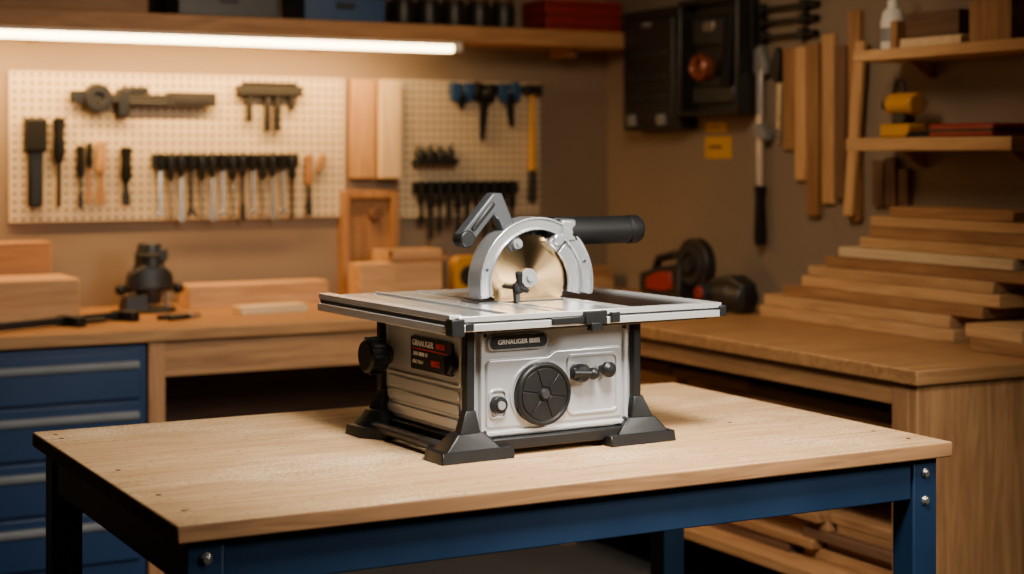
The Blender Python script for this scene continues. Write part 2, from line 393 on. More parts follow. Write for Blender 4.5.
lb = MB(); lb.prism(rrect(-0.172, -0.020, 0.227, 0.262, 0.016), 'xz', BY0-0.013, BY0-0.003, mi=1)
lb.prism(rrect(-0.168, -0.024, 0.231, 0.258, 0.013), 'xz', BY0-0.0145, BY0-0.011)
nl = lb.finish('name_plate', ['black', 'silver'], P)
text('GRNAUGER 800S', 0.0140, nl, (-0.096, BY0-0.0148, 0.2450), (math.pi/2, 0, 0), 'print')
lb = MB(); lb.prism(rrect(-0.134, 0.058, 0.168, 0.241, 0.005), 'yz', -BX-0.0105, -BX-0.003)
sl = lb.finish('side_label', 'black', P)
rs = (math.pi/2, 0, -math.pi/2); XL = -BX-0.011
text('GRNAUGER', 0.0185, sl, (XL, 0.000, 0.227), rs, 'print')
text('BROS', 0.0165, sl, (XL, -0.082, 0.227), rs, 'redprint')
MB().prism([(-0.125, 0.2135), (0.050, 0.2135), (0.050, 0.2155), (-0.125, 0.2155)], 'yz', XL, XL+0.002).finish('label_line', 'redprint', sl)
text('BNS 8800 W', 0.0125, sl, (XL, 0.010, 0.203), rs, 'print')
text('800S', 0.020, sl, (XL, -0.060, 0.187), rs, 'redprint')
text('PRO SAW', 0.0115, sl, (XL, 0.022, 0.185), rs, 'print')
k = MB(); c = (-BX-0.005, 0.178, 0.185)
k.cyl((c[0]+0.01, c[1], c[2]), (c[0]-0.02, c[1], c[2]), 0.022, mi=1)
k.lathe([(0.0005, -0.015), (0.036, -0.015), (0.040, -0.022), (0.040, -0.058), (0.034, -0.064), (0.0005, -0.064)], c, axis='x', seg=20)
for q in range(10):
    a = q*math.pi/5; k.box((c[0]-0.039, c[1]+0.040*math.cos(a), c[2]+0.040*math.sin(a)), (0.034, 0.008, 0.008), rot=(a, 0, 0))
k.finish('bevel_knob', ['black', 'dgrey'], P, bevel=0.001)
k = MB(); c = (-BX-0.009, -0.138, 0.196)
k.lathe([(0.0005, 0), (0.020, 0), (0.022, -0.008), (0.019, -0.018), (0.0005, -0.020)], c, axis='x', seg=24)
k.box((c[0]-0.022, c[1], c[2]), (0.010, 0.010, 0.040))
k.finish('lock_knob', 'black', P, bevel=0.002)
# table surfaces
tb = MB()
for a, b in ((-0.262, -0.162), (-0.148, -0.034), (-0.020, -0.002), (0.010, 0.150)):
    tb.bb(a, b, -0.252, 0.388, 0.298, 0.310)
tb.bb(-0.262, 0.150, -0.248, 0.384, 0.290, 0.3035, mi=1)
tt = tb.finish('saw_table', ['alu', 'black'], P, bevel=0.0006)
r = MB(); r.bb(-0.300, -0.270, -0.262, 0.392, 0.3025, 0.3160); r.bb(-0.296, -0.272, -0.262, 0.392, 0.290, 0.303, mi=1); r.bb(-0.303, -0.268, -0.262, 0.392, 0.275, 0.293)
r.finish('side_rail', ['alubright', 'dgrey'], P, bevel=0.001)
r = MB(); r.bb(-0.285, 0.402, -0.276, -0.256, 0.301, 0.3125); r.bb(-0.285, 0.402, -0.270, -0.258, 0.295, 0.302, mi=1); r.bb(-0.285, 0.402, -0.279, -0.258, 0.281, 0.296)
r.finish('front_rail', ['alubright', 'black'], P, bevel=0.001)
r = MB(); r.bb(-0.155, -0.147, -0.25, 0.386, 0.300, 0.3145).bb(-0.036, -0.030, -0.25, 0.386, 0.300, 0.3125)
r.bb(0.148, 0.156, -0.25, 0.386, 0.300, 0.3125)
r.finish('table_rail', 'alubright', P)
MB().bb(-0.27, 0.402, 0.374, 0.395, 0.290, 0.3105).finish('rear_rail', 'alu', P, bevel=0.001)
r = MB(); r.bb(0.158, 0.180, -0.256, 0.374, 0.290, 0.3105); r.bb(0.374, 0.402, -0.256, 0.374, 0.290, 0.3125); r.bb(0.175, 0.376, -0.256, -0.232, 0.292, 0.310); r.bb(0.175, 0.376, 0.355, 0.374, 0.292, 0.310)
r.bb(0.175, 0.376, -0.233, 0.356, 0.290, 0.3075, mi=1); r.bb(0.404, 0.412, -0.256, 0.374, 0.284, 0.306)
r.finish('extension_wing', ['alubright', 'panel_black'], P, bevel=0.001)
for a in ((0.2, 0.39, -0.24, -0.22, 0.272, 0.290), (0.2, 0.39, 0.30, 0.32, 0.272, 0.290), (-0.21, 0.21, -0.235, -0.215, 0.270, 0.284)):
    MB().bb(*a).finish('wing_support', 'black', P, bevel=0.003)
r = MB(); r.bb(-0.306, -0.274, -0.283, -0.254, 0.272, 0.309); r.bb(-0.272, -0.250, -0.280, -0.256, 0.281, 0.300); r.finish('rail_end_cap', 'black', P, bevel=0.003)
r = MB(); r.bb(0.394, 0.414, -0.281, -0.252, 0.281, 0.307); r.finish('rail_end_cap', 'black', P, bevel=0.003)
r = MB(); r.bb(0.022, 0.078, -0.290, -0.260, 0.282, 0.311); r.bb(0.036, 0.064, -0.292, -0.27, 0.268, 0.286); r.bb(-0.06, 0.03, -0.285, -0.27, 0.286, 0.300)
r.bb(0.092, 0.115, -0.286, -0.26, 0.283, 0.306)
r.finish('fence_clamp', 'black', P, bevel=0.002)
MB().bb(-0.085, 0.145, -0.010, 0.075, 0.3095, 0.3130).finish('throat_plate', 'dgrey', P, bevel=0.0008)
# guard
gc = (0.081, 0.350)
def arc(r, a0, a1, n):
    return [(gc[0]+r*math.cos(math.radians(a0+(a1-a0)*i/n)), gc[1]+r*math.sin(math.radians(a0+(a1-a0)*i/n))) for i in range(n+1)]
g = MB()
g.prism(arc(0.155, -12, 192, 72)+arc(0.127, 192, -12, 72), 'xz', 0.006, 0.062)
g.prism(arc(0.155, -11, 191, 72)+arc(0.150, 191, -11, 72), 'xz', 0.001, 0.008)
g.prism(arc(0.130, -12, 192, 72)+arc(0.125, 192, -12, 72), 'xz', 0.001, 0.010)
g.prism(arc(0.128, -14, 48, 30)+arc(0.092, 48, -14, 30), 'xz', 0.012, 0.020)
guard = g.finish('blade_guard', 'silver', P, bevel=0.0018, seg=3)
g = MB(); g.prism(arc(0.128, -13, 193, 40)+[(gc[0]-0.1, 0.315), (gc[0]+0.1, 0.315)], 'xz', 0.050, 0.060)
g.finish('guard_back', 'dgrey', guard)
for a in (20, 165):
    x = gc[0]+0.140*math.cos(math.radians(a)); z = gc[1]+0.140*math.sin(math.radians(a))
    MB().cyl((x, 0.008, z), (x, 0.003, z), 0.004, seg=12).finish('rivet', 'dgrey', guard)
bl = MB(); pts = []; bc = (0.068, 0.362)
nt_ = 60
for i in range(nt_):
    a = 2*math.pi*i/nt_
    pts.append((0.105*math.cos(a), 0.105*math.sin(a)))
    pts.append((0.100*math.cos(a+0.03), 0.100*math.sin(a+0.03)))
bl.prism(pts, 'xz', 0, 0.003)
blade = bl.finish('saw_blade', 'bladem', P, loc=(bc[0], 0.026, bc[1]))
MB().lathe([(0.0005, 0.0), (0.022, 0.0), (0.022, 0.007), (0.0005, 0.007)], (0, -0.007, 0), seg=36).cyl((0, -0.014, 0), (0, -0.006, 0), 0.009, seg=6).finish('arbor_nut', 'matsteel', blade, bevel=0.001)
def bar2(mb, a, b, w, y0, y1, mi=0):
    a = Vector(a); b = Vector(b); d = (b-a).normalized(); n = Vector((-d.y, d.x))*w/2
    mb.prism([tuple(a+n), tuple(b+n), tuple(b-n), tuple(a-n)], 'xz', y0, y1, mi)
lv = MB()
lv.prism([(-0.122, 0.468), (-0.036, 0.562), (-0.012, 0.562), (0.046, 0.436), (0.012, 0.424), (-0.020, 0.500), (-0.034, 0.512), (-0.098, 0.440), (-0.116, 0.444)], 'xz', 0.008, 0.042)
lv.cyl((-0.104, 0.004, 0.458), (-0.104, 0.046, 0.458), 0.020, mi=1)
bar2(lv, (-0.092, 0.478), (-0.036, 0.540), 0.012, 0.002, 0.010, mi=1)
lv.finish('lever_arm', ['mgrey', 'black'], P, bevel=0.004)
MB().cyl((0.024, -0.004, 0.444), (0.024, 0.040, 0.444), 0.012, seg=20).cyl((0.024, -0.010, 0.444), (0.024, 0, 0.444), 0.006, seg=6).finish('pivot_bolt', 'matsteel', P, bevel=0.001)
br = MB(); bar2(br, (0.125, 0.432), (0.170, 0.480), 0.034, 0.006, 0.058); bar2(br, (0.148, 0.471), (0.188, 0.471), 0.052, 0.002, 0.062)
br.cyl((0.140, 0.000, 0.450), (0.140, 0.064, 0.450), 0.016)
br.finish('handle_bracket', 'silver', P, bevel=0.005)
MB().bb(0.132, 0.186, 0.012, 0.052, 0.493, 0.503).finish('bracket_cap', 'black', P, bevel=0.004)
h = MB(); h.lathe([(0.0005, 0.172), (0.026, 0.172), (0.032, 0.178), (0.0335, 0.192), (0.033, 0.24), (0.033, 0.32), (0.0335, 0.345), (0.031, 0.348), (0.031, 0.352), (0.0345, 0.356), (0.0345, 0.378), (0.030, 0.387), (0.0005, 0.388)], (0, 0.032, 0.469), axis='x', seg=32)
h.finish('handle_grip', 'black2', P)
kx, kz = 0.008, 0.346
k = MB(); k.cyl((kx, 0.024, kz), (kx, -0.040, kz), 0.007, mi=1)
k.lathe([(0.0005, -0.024), (0.014, -0.024), (0.016, -0.029), (0.014, -0.038), (0.0005, -0.041)], (kx, 0, kz), seg=10)
k.cyl((kx, -0.036, kz+0.004), (kx-0.006, -0.042, kz+0.036), 0.006, 0.009, mi=0); k.cyl((kx, -0.036, kz), (kx+0.020, -0.040, kz-0.008), 0.006, mi=0)
bar2(k, (kx, kz), (kx+0.004, 0.3115), 0.013, -0.024, -0.012, mi=1)
k.finish('clamp_knob', ['black2', 'dgrey'], P, bevel=0.0015)

# ------------------------------------------------------------------ L-shaped back bench
BZ = 0.93; BF = 5.82; SX = 3.31; SYE = 3.66
L = MB()
L.prism([(0.55, BF), (SX, BF), (SX, SYE), (XW-0.002, SYE), (XW-0.002, YW-0.002), (0.55, YW-0.002)], 'xy', BZ-0.045, BZ)
tag(L.finish('worktop', 'bench', bevel=0.005), 'long L-shaped wooden worktop along two walls', 'worktop')
bf = thing('rear_workbench', 'wooden bench base with posts and deep front apron under the worktop', 'workbench', (2.3, 6.2, 0))
def lb_(name, x0, x1, y0, y1, z0, z1, mat, bevel=0.003):
    return MB().bb(x0-2.3, x1-2.3, y0-6.2, y1-6.2, z0, z1).finish(name, mat, bf, bevel=bevel)
lb_('apron', 1.76, 3.34, BF+0.03, BF+0.055, 0.755, BZ-0.046, 'oakx')
lb_('post', 1.70, 1.76, BF+0.02, BF+0.08, 0, BZ-0.046, 'oakz')
lb_('post', 3.22, 3.30, BF+0.06, BF+0.14, 0, BZ-0.046, 'oakz')
lb_('post', 1.72, 1.78, 6.65, 6.72, 0, BZ-0.046, 'oakz')
lb_('lower_shelf', 1.72, 3.30, BF+0.1, 6.7, 0.22, 0.25, 'darkx')
lb_('back_panel', 1.72, 3.30, 6.72, 6.75, 0.1, BZ-0.046, 'darkx')

cb = thing('drawer_cabinet', 'blue steel drawer cabinet with long grey handles under the worktop', 'cabinet', (1.32, 6.1, 0))
MB().bb(-0.375, 0.375, -0.25, 0.3, 0.04, 0.875).bb(-0.35, 0.35, -0.22, 0.28, 0, 0.045).finish('body', 'bluecab', cb, bevel=0.004)
zt = 0.855
for hgt in (0.178, 0.19, 0.19, 0.19):
    d = MB().bb(-0.35, 0.35, -0.272, -0.249, zt-hgt+0.012, zt).finish('drawer', 'bluecab', cb, bevel=0.004)
    MB().prism([(-0.272, zt-0.060), (-0.282, zt-0.060), (-0.288, zt-0.052), (-0.288, zt-0.038), (-0.272, zt-0.032)], 'yz', -0.34, 0.34).finish('handle', 'matsteel', d, bevel=0.001)
    zt -= hgt

sb = thing('bench_cabinet', 'open fronted wooden bench base with solid end panel and lumber shelves', 'cabinet', (3.78, 4.7, 0))
def sbp(name, x0, x1, y0, y1, z0, z1, mat, bevel=0.003):
    return MB().bb(x0-3.78, x1-3.78, y0-4.7, y1-4.7, z0, z1).finish(name, mat, sb, bevel=bevel)
sbp('end_panel', SX+0.02, XW-0.01, SYE+0.02, SYE+0.06, 0.0, BZ-0.046, 'oakz')
sbp('post', SX+0.02, SX+0.09, SYE+0.06, SYE+0.13, 0.0, BZ-0.046, 'oakz')
sbp('apron', SX+0.025, SX+0.05, SYE+0.13, BF-0.0, 0.815, BZ-0.046, 'oaky')
sbp('back_panel', XW-0.05, XW-0.02, SYE+0.06, BF, 0.1, BZ-0.046, 'darky')
sbp('shelf', SX+0.05, XW-0.05, SYE+0.13, BF, 0.60, 0.63, 'oaky')
sbp('shelf', SX+0.03, XW-0.05, SYE+0.13, BF, 0.20, 0.235, 'oaky')
sbp('post', SX+0.03, SX+0.1, BF-0.08, BF-0.01, 0.0, 0.815, 'oakz')

def lumber(z0, rows, grp, lab, seed, xf=SX+0.12):
    rnd = random.Random(seed); z = z0
    for i in range(rows):
        y = SYE+0.17+rnd.uniform(0, 0.08); t = rnd.choice((0.022, 0.03, 0.036))
        while y < BF-0.35:
            ln = rnd.uniform(0.35, 0.75); ln = min(ln, BF-0.1-y)
            x0 = xf+rnd.uniform(-0.01, 0.06)
            board('lumber_offcut', x0, x0+rnd.uniform(0.2, 0.4), y, y+ln, z, z+t, rnd.choice(['oaky', 'darky', 'oaky', 'piney']), lab, 'lumber', grp)
            y += ln+rnd.uniform(0.01, 0.05)
        z += t+0.0005
lumber(0.631, 4, 'lumber offcuts on the middle bench shelf', 'rough sawn lumber offcut stacked on bench shelf', 3)
lumber(0.236, 5, 'lumber offcuts on the bottom bench shelf', 'rough sawn lumber offcut stacked on low shelf', 5)

# ------------------------------------------------------------------ back wall shelf + LED
sh = thing('wall_shelf', 'long thick wooden wall shelf above the pegboards', 'shelf', (2.4, YW-0.0005, 2.04))
MB().bb(-1.9, 1.798, -0.30, 0, 0, 0.072).finish('shelf_board', 'shelfw', sh, bevel=0.003)
for x in (-0.9, 0.3, 1.5):
    MB().bb(x-0.015, x+0.015, -0.2, 0, -0.04, 0.0).finish('bracket', 'oakz', sh, bevel=0.003)
ld = thing('strip_light', 'glowing warm white tube light fixed under the wall shelf', 'light', (2.0, YW-0.275, 2.04))
MB().bb(-1.4, 1.24, -0.02, 0.02, -0.014, 0.0).bb(1.24, 1.28, -0.02, 0.02, -0.04, 0).bb(-1.44, -1.4, -0.02, 0.02, -0.04, 0).finish('fixture', 'white', ld, bevel=0.002)
MB().cyl((-1.4, 0, -0.026), (1.24, 0, -0.026), 0.018, seg=16).finish('diffuser', 'led', ld)

SHZ = 2.1125
def crate(name, x0, x1, mat, h, label, cat, y0=6.53, y1=6.76, lid=None):
    e = thing(name, label, cat, ((x0+x1)/2, (y0+y1)/2, SHZ)); w = (x1-x0)/2; d = (y1-y0)/2
    MB().bb(-w, w, -d, d, 0, h).finish('body', mat, e, bevel=0.006)
    MB().bb(-w-0.004, w+0.004, -d-0.004, d, h*0.62, h*0.62+0.014).bb(-0.04, 0.04, -d-0.012, -d, h*0.35, h*0.5).finish('latch', lid or 'iron', e, bevel=0.002)
    return e
crate('storage_box', 0.95, 1.9, 'oakx', 0.2, 'brown wooden storage box on the high shelf', 'box')
crate('tool_case', 2.02, 2.45, 'case', 0.17, 'dark metal tool case on the high shelf', 'case')
crate('tool_case', 2.56, 2.93, 'bluegrip', 0.16, 'blue plastic tool case on the high shelf', 'case')
for i in range(5):
    x0 = 3.0+i*0.125
    e = thing('jar', 'small dark lidded jar on the high shelf', 'jar', (x0+0.06, 6.64, SHZ), group='dark jars on the high shelf')
    MB().lathe([(0.0005, 0), (0.05, 0), (0.052, 0.01), (0.052, 0.10), (0.045, 0.12), (0.0005, 0.12)], (0, 0, 0), axis='z', seg=24).finish('body', 'case', e)
    MB().cyl((0, 0, 0.119), (0, 0, 0.145), 0.048).finish('lid', 'darkz', e, bevel=0.002)
for i, zz in enumerate((0, 0.047, 0.094)):
    e = thing('flat_case', 'flat red case with dark seam stacked on the high shelf', 'case', (3.91, 6.62, SHZ+zz), group='red cases on the high shelf')
    MB().bb(-0.2, 0.2, -0.11, 0.11, 0, 0.046).finish('body', 'red', e, bevel=0.005)
    MB().bb(-0.203, 0.203, -0.113, 0.1, 0.019, 0.026).finish('seam', 'iron', e)

# ------------------------------------------------------------------ pegboards
def peg(x0, x1, z0, z1, label):
    o = MB().box((0, 0, 0), (x1-x0, 0.018, z1-z0)).finish('pegboard', 'peg', loc=((x0+x1)/2, YW-0.0098, (z0+z1)/2), bevel=0.002)
    return tag(o, label, 'pegboard')
peg(1.407, 2.844, 1.28, 1.885, 'cream perforated pegboard full of hanging hand tools')
peg(3.10, 3.827, 1.27, 1.885, 'smaller cream perforated pegboard with dark tools')
PF = YW-0.0188

def wt(name, label, cat, x, z, group=None): return thing(name, label, cat, (x, PF, z), 0, group)
e = wt('bar_clamp', 'black bar clamp with round handle hung flat on pegboard', 'clamp', 1.94, 1.78)
MB().bb(-0.26, 0.30, -0.045, -0.025, -0.018, 0.018).bb(0.1, 0.305, -0.05, -0.02, -0.028, 0.030).bb(0.13, 0.28, -0.054, -0.048, -0.016, 0.016).finish('bar', 'iron', e, bevel=0.004)
MB().lathe([(0.022, -0.06), (0.055, -0.06), (0.062, -0.035), (0.055, 0.0), (0.022, 0.0)], (-0.19, 0, 0.0)).bb(-0.30, -0.24, -0.05, -0.02, -0.02, 0.03).finish('clamp_head', 'black', e, bevel=0.003)
MB().bb(-0.11, -0.06, -0.05, 0.0, -0.075, 0.04).bb(-0.06, 0.1, -0.05, -0.015, -0.03, -0.01).bb(-0.09, 0.02, -0.04, 0, 0.02, 0.05).finish('sliding_jaw', 'black', e, bevel=0.006)
e = wt('gear_puller', 'dark iron three-jaw puller hanging on pegboard', 'puller', 2.487, 1.80)
MB().bb(-0.145, 0.145, -0.05, 0, 0.0, 0.045).bb(-0.12, 0.12, -0.055, 0, 0.045, 0.06).finish('crossbar', 'iron', e, bevel=0.006)
for x, l in ((-0.09, 0.11), (-0.01, 0.15), (0.035, 0.15), (0.1, 0.06)):
    MB().bb(x-0.012, x+0.012, -0.04, -0.012, -l, 0.005).finish('jaw', 'iron', e, bevel=0.004)
def hand_tool(name, label, cat, x, ztop, length, hmat, bmat, r=0.012, bw=0.012, hfrac=0.45, shape='flat', group=None, yo=0.0):
    e = wt(name, label, cat, x, ztop, group); hl = length*hfrac; yc = -r-0.001-yo
    MB().lathe([(0.0005, 0), (r*0.7, 0), (r, -0.008), (r*0.8, -hl*0.4), (r, -hl*0.8), (r*0.6, -hl), (0.0005, -hl)], (0, yc, 0), axis='z', seg=16).finish('handle', hmat, e)
    m = MB()
    if shape == 'flat':
        m.prism([(-bw/2*0.5, -hl+0.01), (bw/2*0.5, -hl+0.01), (bw/2*0.6, -length*0.72), (bw/2, -length*0.8), (bw/2, -length), (-bw/2, -length+0.008), (-bw/2, -length*0.8), (-bw/2*0.6, -length*0.72)], 'xz', yc-0.003, yc+0.003)
    elif shape == 'rod':
        m.cyl((0, yc, -hl+0.01), (0, yc, -length), bw/2, seg=10)
    elif shape == 'wrench':
        m.bb(-bw*0.35, bw*0.35, yc-0.003, yc+0.003, -length+0.02, -hl+0.01)
        m.prism([(-bw*.5, -length+0.035), (bw*.5, -length+0.035), (bw, -length+0.015), (bw*.7, -length), (bw*.25, -length+0.014), (-bw*.25, -length+0.014), (-bw*.7, -length), (-bw, -length+0.015)], 'xz', yc-0.004, yc+0.004)
    m.finish('blade', bmat, e, bevel=0.0008)
    MB().cyl((0, 0, -0.02), (0, yc, -0.02), 0.003, seg=8).finish('hook', 'steel', e)
    return e
e = wt('wire_brush', 'black wide bristle brush hanging on pegboard', 'brush', 1.505, 1.70)
MB().bb(-0.045, 0.045, -0.04, 0, -0.14, 0.0).finish('brush_head', 'iron', e, bevel=0.01)
MB().bb(-0.03, 0.03, -0.035, -0.004, -0.36, -0.13).finish('handle', 'black', e, bevel=0.012)
MB().bb(-0.04, 0.04, -0.055, -0.038, -0.13, -0.01).finish('bristles', 'black2', e, bevel=0.002)
hand_tool('screwdriver', 'long black handled screwdriver hanging on pegboard', 'screwdriver', 1.597, 1.70, 0.36, 'black', 'iron', 0.026, 0.02, 0.5, 'rod')
hand_tool('file', 'narrow black file hanging on pegboard', 'file', 1.685, 1.59, 0.26, 'black', 'iron', 0.018, 0.022, 0.5, 'flat')
hand_tool('file', 'narrow black file with wooden tip hanging on pegboard', 'file', 1.722, 1.60, 0.25, 'black', 'oakz', 0.014, 0.018, 0.4, 'flat')
hand_tool('chisel', 'wood handled chisel hanging on pegboard', 'chisel', 1.768, 1.61, 0.265, 'pinez', 'oakz', 0.021, 0.036, 0.5, 'flat')
hand_tool('marking_knife', 'thick black marking knife hanging on pegboard', 'knife', 1.869, 1.583, 0.245, 'black2', 'iron', 0.025, 0.036, 0.6, 'flat')
rk = wt('tool_rack', 'black tool holding rail screwed to pegboard', 'rack', 2.30, 1.525)
MB().bb(-0.32, 0.32, -0.013, 0, -0.025, 0.03).bb(-0.32, -0.305, -0.03, 0, -0.025, 0.03).bb(0.305, 0.32, -0.03, 0, -0.025, 0.03).finish('rail', 'black', rk, bevel=0.002)
for i in range(14):
    x = 2.010+i*0.0445
    kind = (i*5) % 3
    nm = 'wrench' if kind == 0 else 'chisel' if kind == 1 else 'screwdriver'
    hand_tool(nm, {'wrench': 'polished steel wrench with dark grip hanging in rail', 'chisel': 'black handled steel chisel hanging in rail', 'screwdriver': 'black handled steel screwdriver hanging in rail'}[nm], nm,
              x, 1.558, 0.268+0.018*((i*7) % 3)/2, 'black', 'tsteel' if i % 5 != 3 else 'iron', 0.0165, (0.022, 0.026, 0.016)[kind], (0.28, 0.36, 0.42)[kind], ('wrench', 'flat', 'rod')[kind], group='steel tools hanging in the pegboard rail', yo=0.0135)
hand_tool('chisel', 'wood handled chisel hanging on pegboard', 'chisel', 2.668, 1.555, 0.27, 'oakz', 'iron', 0.02, 0.03, 0.5, 'flat')
e = wt('awl', 'short orange wooden handled awl hanging tilted', 'awl', 2.735, 1.555); e.rotation_euler = (0, math.radians(15), 0)
MB().lathe([(0.0005, 0), (0.012, 0), (0.017, -0.03), (0.010, -0.08), (0.0005, -0.08)], (0, -0.018, 0), axis='z', seg=16).finish('handle', 'oakz', e)
MB().cyl((0, -0.018, -0.075), (0, -0.018, -0.13), 0.004, 0.001, seg=8).finish('spike', 'steel', e)
MB().cyl((0, 0, -0.02), (0, -0.02, -0.02), 0.003, seg=8).finish('hook', 'steel', e)

def spring_clamp(x, z, mat, drop, tilt, label):
    e = wt('spring_clamp', label, 'clamp', x, z, 'clamps hanging on the small pegboard')
    for s in (-1, 1):
        MB().prism([(s*0.006, 0.03), (s*0.052, 0.035), (s*0.058, 0.0), (s*0.05, -0.05), (s*0.02, -0.06), (s*0.012, -0.02)], 'xz', -0.038, 0).finish('grip', mat, e, bevel=0.006)
    MB().prism([(-0.022, -0.045), (0.022, -0.045), (0.016, -drop*0.6), (0.012, -drop), (-0.006, -drop), (-0.016, -drop*0.6)], 'xz', -0.03, -0.008).cyl((0, -0.005, -0.03), (0, -0.046, -0.03), 0.014).finish('jaw', 'black', e, bevel=0.003)
    e.rotation_euler = (0, math.radians(tilt), 0)
spring_clamp(3.405, 1.845, 'bluegrip', 0.09, 0, 'blue gripped spring clamp hanging on pegboard')
spring_clamp(3.525, 1.845, 'black', 0.23, 4, 'black spring clamp with long jaw hanging on pegboard')
spring_clamp(3.65, 1.848, 'bluegrip', 0.17, -5, 'blue gripped spring clamp with dark jaw on pegboard')
e = wt('hammer', 'hammer with yellow handle hanging on pegboard', 'hammer', 3.772, 1.88)
MB().bb(-0.045, 0.04, -0.05, -0.005, -0.05, -0.005).cyl((-0.055, -0.03, -0.028), (-0.04, -0.03, -0.028), 0.018).finish('head', 'iron', e, bevel=0.004)
MB().lathe([(0.0005, 0), (0.012, 0), (0.012, -0.15), (0.017, -0.34), (0.018, -0.40), (0.0005, -0.41)], (0, -0.022, 0), axis='z', seg=16).finish('handle', 'yellow', e)
MB().lathe([(0.0005, -0.40), (0.021, -0.40), (0.022, -0.54), (0.0005, -0.55)], (0, -0.024, 0), axis='z', seg=16).finish('grip', 'iron', e)
rk = wt('small_shelf', 'tiny dark shelf on pegboard holding small bottles', 'shelf', 3.268, 1.515)
MB().bb(-0.105, 0.105, -0.06, 0, -0.01, 0.008).bb(-0.105, 0.105, -0.06, -0.055, 0.0, 0.02).finish('tray', 'iron', rk, bevel=0.002)
for i in range(4):
    e = wt('bottle', 'small black bottle with pale cap on tiny shelf', 'bottle', 3.268-0.075+i*0.05, 1.5235, 'small bottles on the pegboard shelf')
    MB().lathe([(0.0005, 0), (0.02, 0), (0.021, 0.005), (0.021, 0.045), (0.012, 0.058), (0.0005, 0.058)], (0, -0.03, 0), axis='z', seg=16).finish('body', 'black', e)
    MB().cyl((0, -0.03, 0.057), (0, -0.03, 0.078), 0.015).finish('cap', 'steel', e, bevel=0.002)
rk = wt('tool_rack', 'dark iron tool rail crowded with black hand tools', 'rack', 3.43, 1.40)
MB().bb(-0.265, 0.265, -0.012, 0, -0.025, 0.03).bb(-0.265, -0.255, -0.03, 0, -0.025, 0.03).bb(0.255, 0.265, -0.03, 0, -0.025, 0.03).finish('rail', 'iron', rk, bevel=0.002)
for i in range(11):
    hand_tool('screwdriver', 'black handled screwdriver hanging in dark rail', 'screwdriver', 3.20+i*0.046, 1.435, 0.2+0.06*((i*5) % 3)/2, 'black', 'iron', 0.019, 0.026, 0.5, 'rod' if i % 2 else 'flat', group='dark tools in the second rail', yo=0.013)

for x0, x1, d, mt in ((2.868, 2.978, 0.045, 'pinez'), (2.992, 3.088, 0.075, 'palez')):
    board('wooden_board', x0, x1, YW-d, YW-0.0006, 1.448, 1.882, mt, 'short wooden board mounted upright between pegboards', 'board', 'upright boards between the pegboards')
e = thing('picture_panel', 'brown wooden framed panel with round knob standing on bench', 'panel', (2.955, YW-0.001, BZ))
MB().bb(-0.135, 0.135, -0.02, 0, 0.0, 0.465).finish('back_panel', 'oakz', e)
MB().bb(-0.135, -0.10, -0.05, -0.015, 0, 0.465).bb(0.10, 0.135, -0.05, -0.015, 0, 0.465).bb(-0.1, 0.1, -0.05, -0.015, 0.43, 0.465).bb(-0.1, 0.1, -0.05, -0.015, 0.0, 0.04).finish('trim', 'oakz', e, bevel=0.003)
MB().lathe([(0.0005, -0.02), (0.035, -0.02), (0.035, -0.03), (0.028, -0.045), (0.0005, -0.045)], (0.03, 0, 0.36)).finish('knob', 'darkz', e)

# ------------------------------------------------------------------ items on the back bench
board('wooden_block', 0.95, 1.57, 6.30, 6.60, BZ, 1.085, 'pinex', 'large square-cut light wooden block on bench', 'wood block', bevel=0.005)
board('wooden_block', 0.95, 1.54, 6.62, 6.775, BZ, 1.21, 'oakx', 'tall wooden block standing against the wall', 'wood block', bevel=0.005)
board('plank', 2.075, 2.68, 6.56, 6.70, BZ, 1.02, 'pinex', 'thick light plank lying on bench near wall', 'plank')
board('plank', 2.16, 2.45, 6.20, 6.29, BZ, 0.96, 'palex', 'small pale plank lying on bench', 'plank', rz=0.12)
board('plank', 2.50, 3.0, 6.0, 6.12, BZ, 0.952, 'palex', 'thin pale strip lying on bench', 'plank', rz=0.2)
e = thing('wooden_box', 'open topped light wooden box on bench', 'box', (3.03, 6.52, BZ))
MB().bb(-0.13, 0.13, -0.1, 0.1, 0, 0.02).bb(-0.13, -0.115, -0.1, 0.1, 0, 0.215).bb(0.115, 0.13, -0.1, 0.1, 0, 0.215).bb(-0.13, 0.13, -0.1, -0.085, 0, 0.215).bb(-0.13, 0.13, 0.085, 0.1, 0, 0.215).finish('body', 'pinex', e, bevel=0.002)
MB().bb(-0.14, 0.14, -0.11, -0.099, 0.17, 0.19).finish('trim_strip', 'oakx', e, bevel=0.002)
board('wooden_block', 2.73, 2.89, 6.34, 6.46, BZ, 1.10, 'pinex', 'small light wooden block on bench', 'wood block')
e = thing('tape_measure', 'yellow and black tape measure standing on bench', 'tape measure', (3.30, 6.5, BZ))
MB().prism(rrect(-0.07, 0.07, 0, 0.18, 0.035), 'xz', -0.03, 0.03).finish('case', 'yellow', e, bevel=0.006)
MB().lathe([(0.0005, -0.03), (0.045, -0.03), (0.045, -0.036), (0.0005, -0.038)], (0, 0, 0.095)).finish('hub', 'iron', e)
board('plank', 3.62, 4.12, 6.60, 6.74, BZ, 1.03, 'oakx', 'brown plank lying in the bench corner', 'plank')
board('plank', 3.55, 4.0, 6.40, 6.55, BZ, 0.99, 'pinex', 'light plank lying in the bench corner', 'plank')
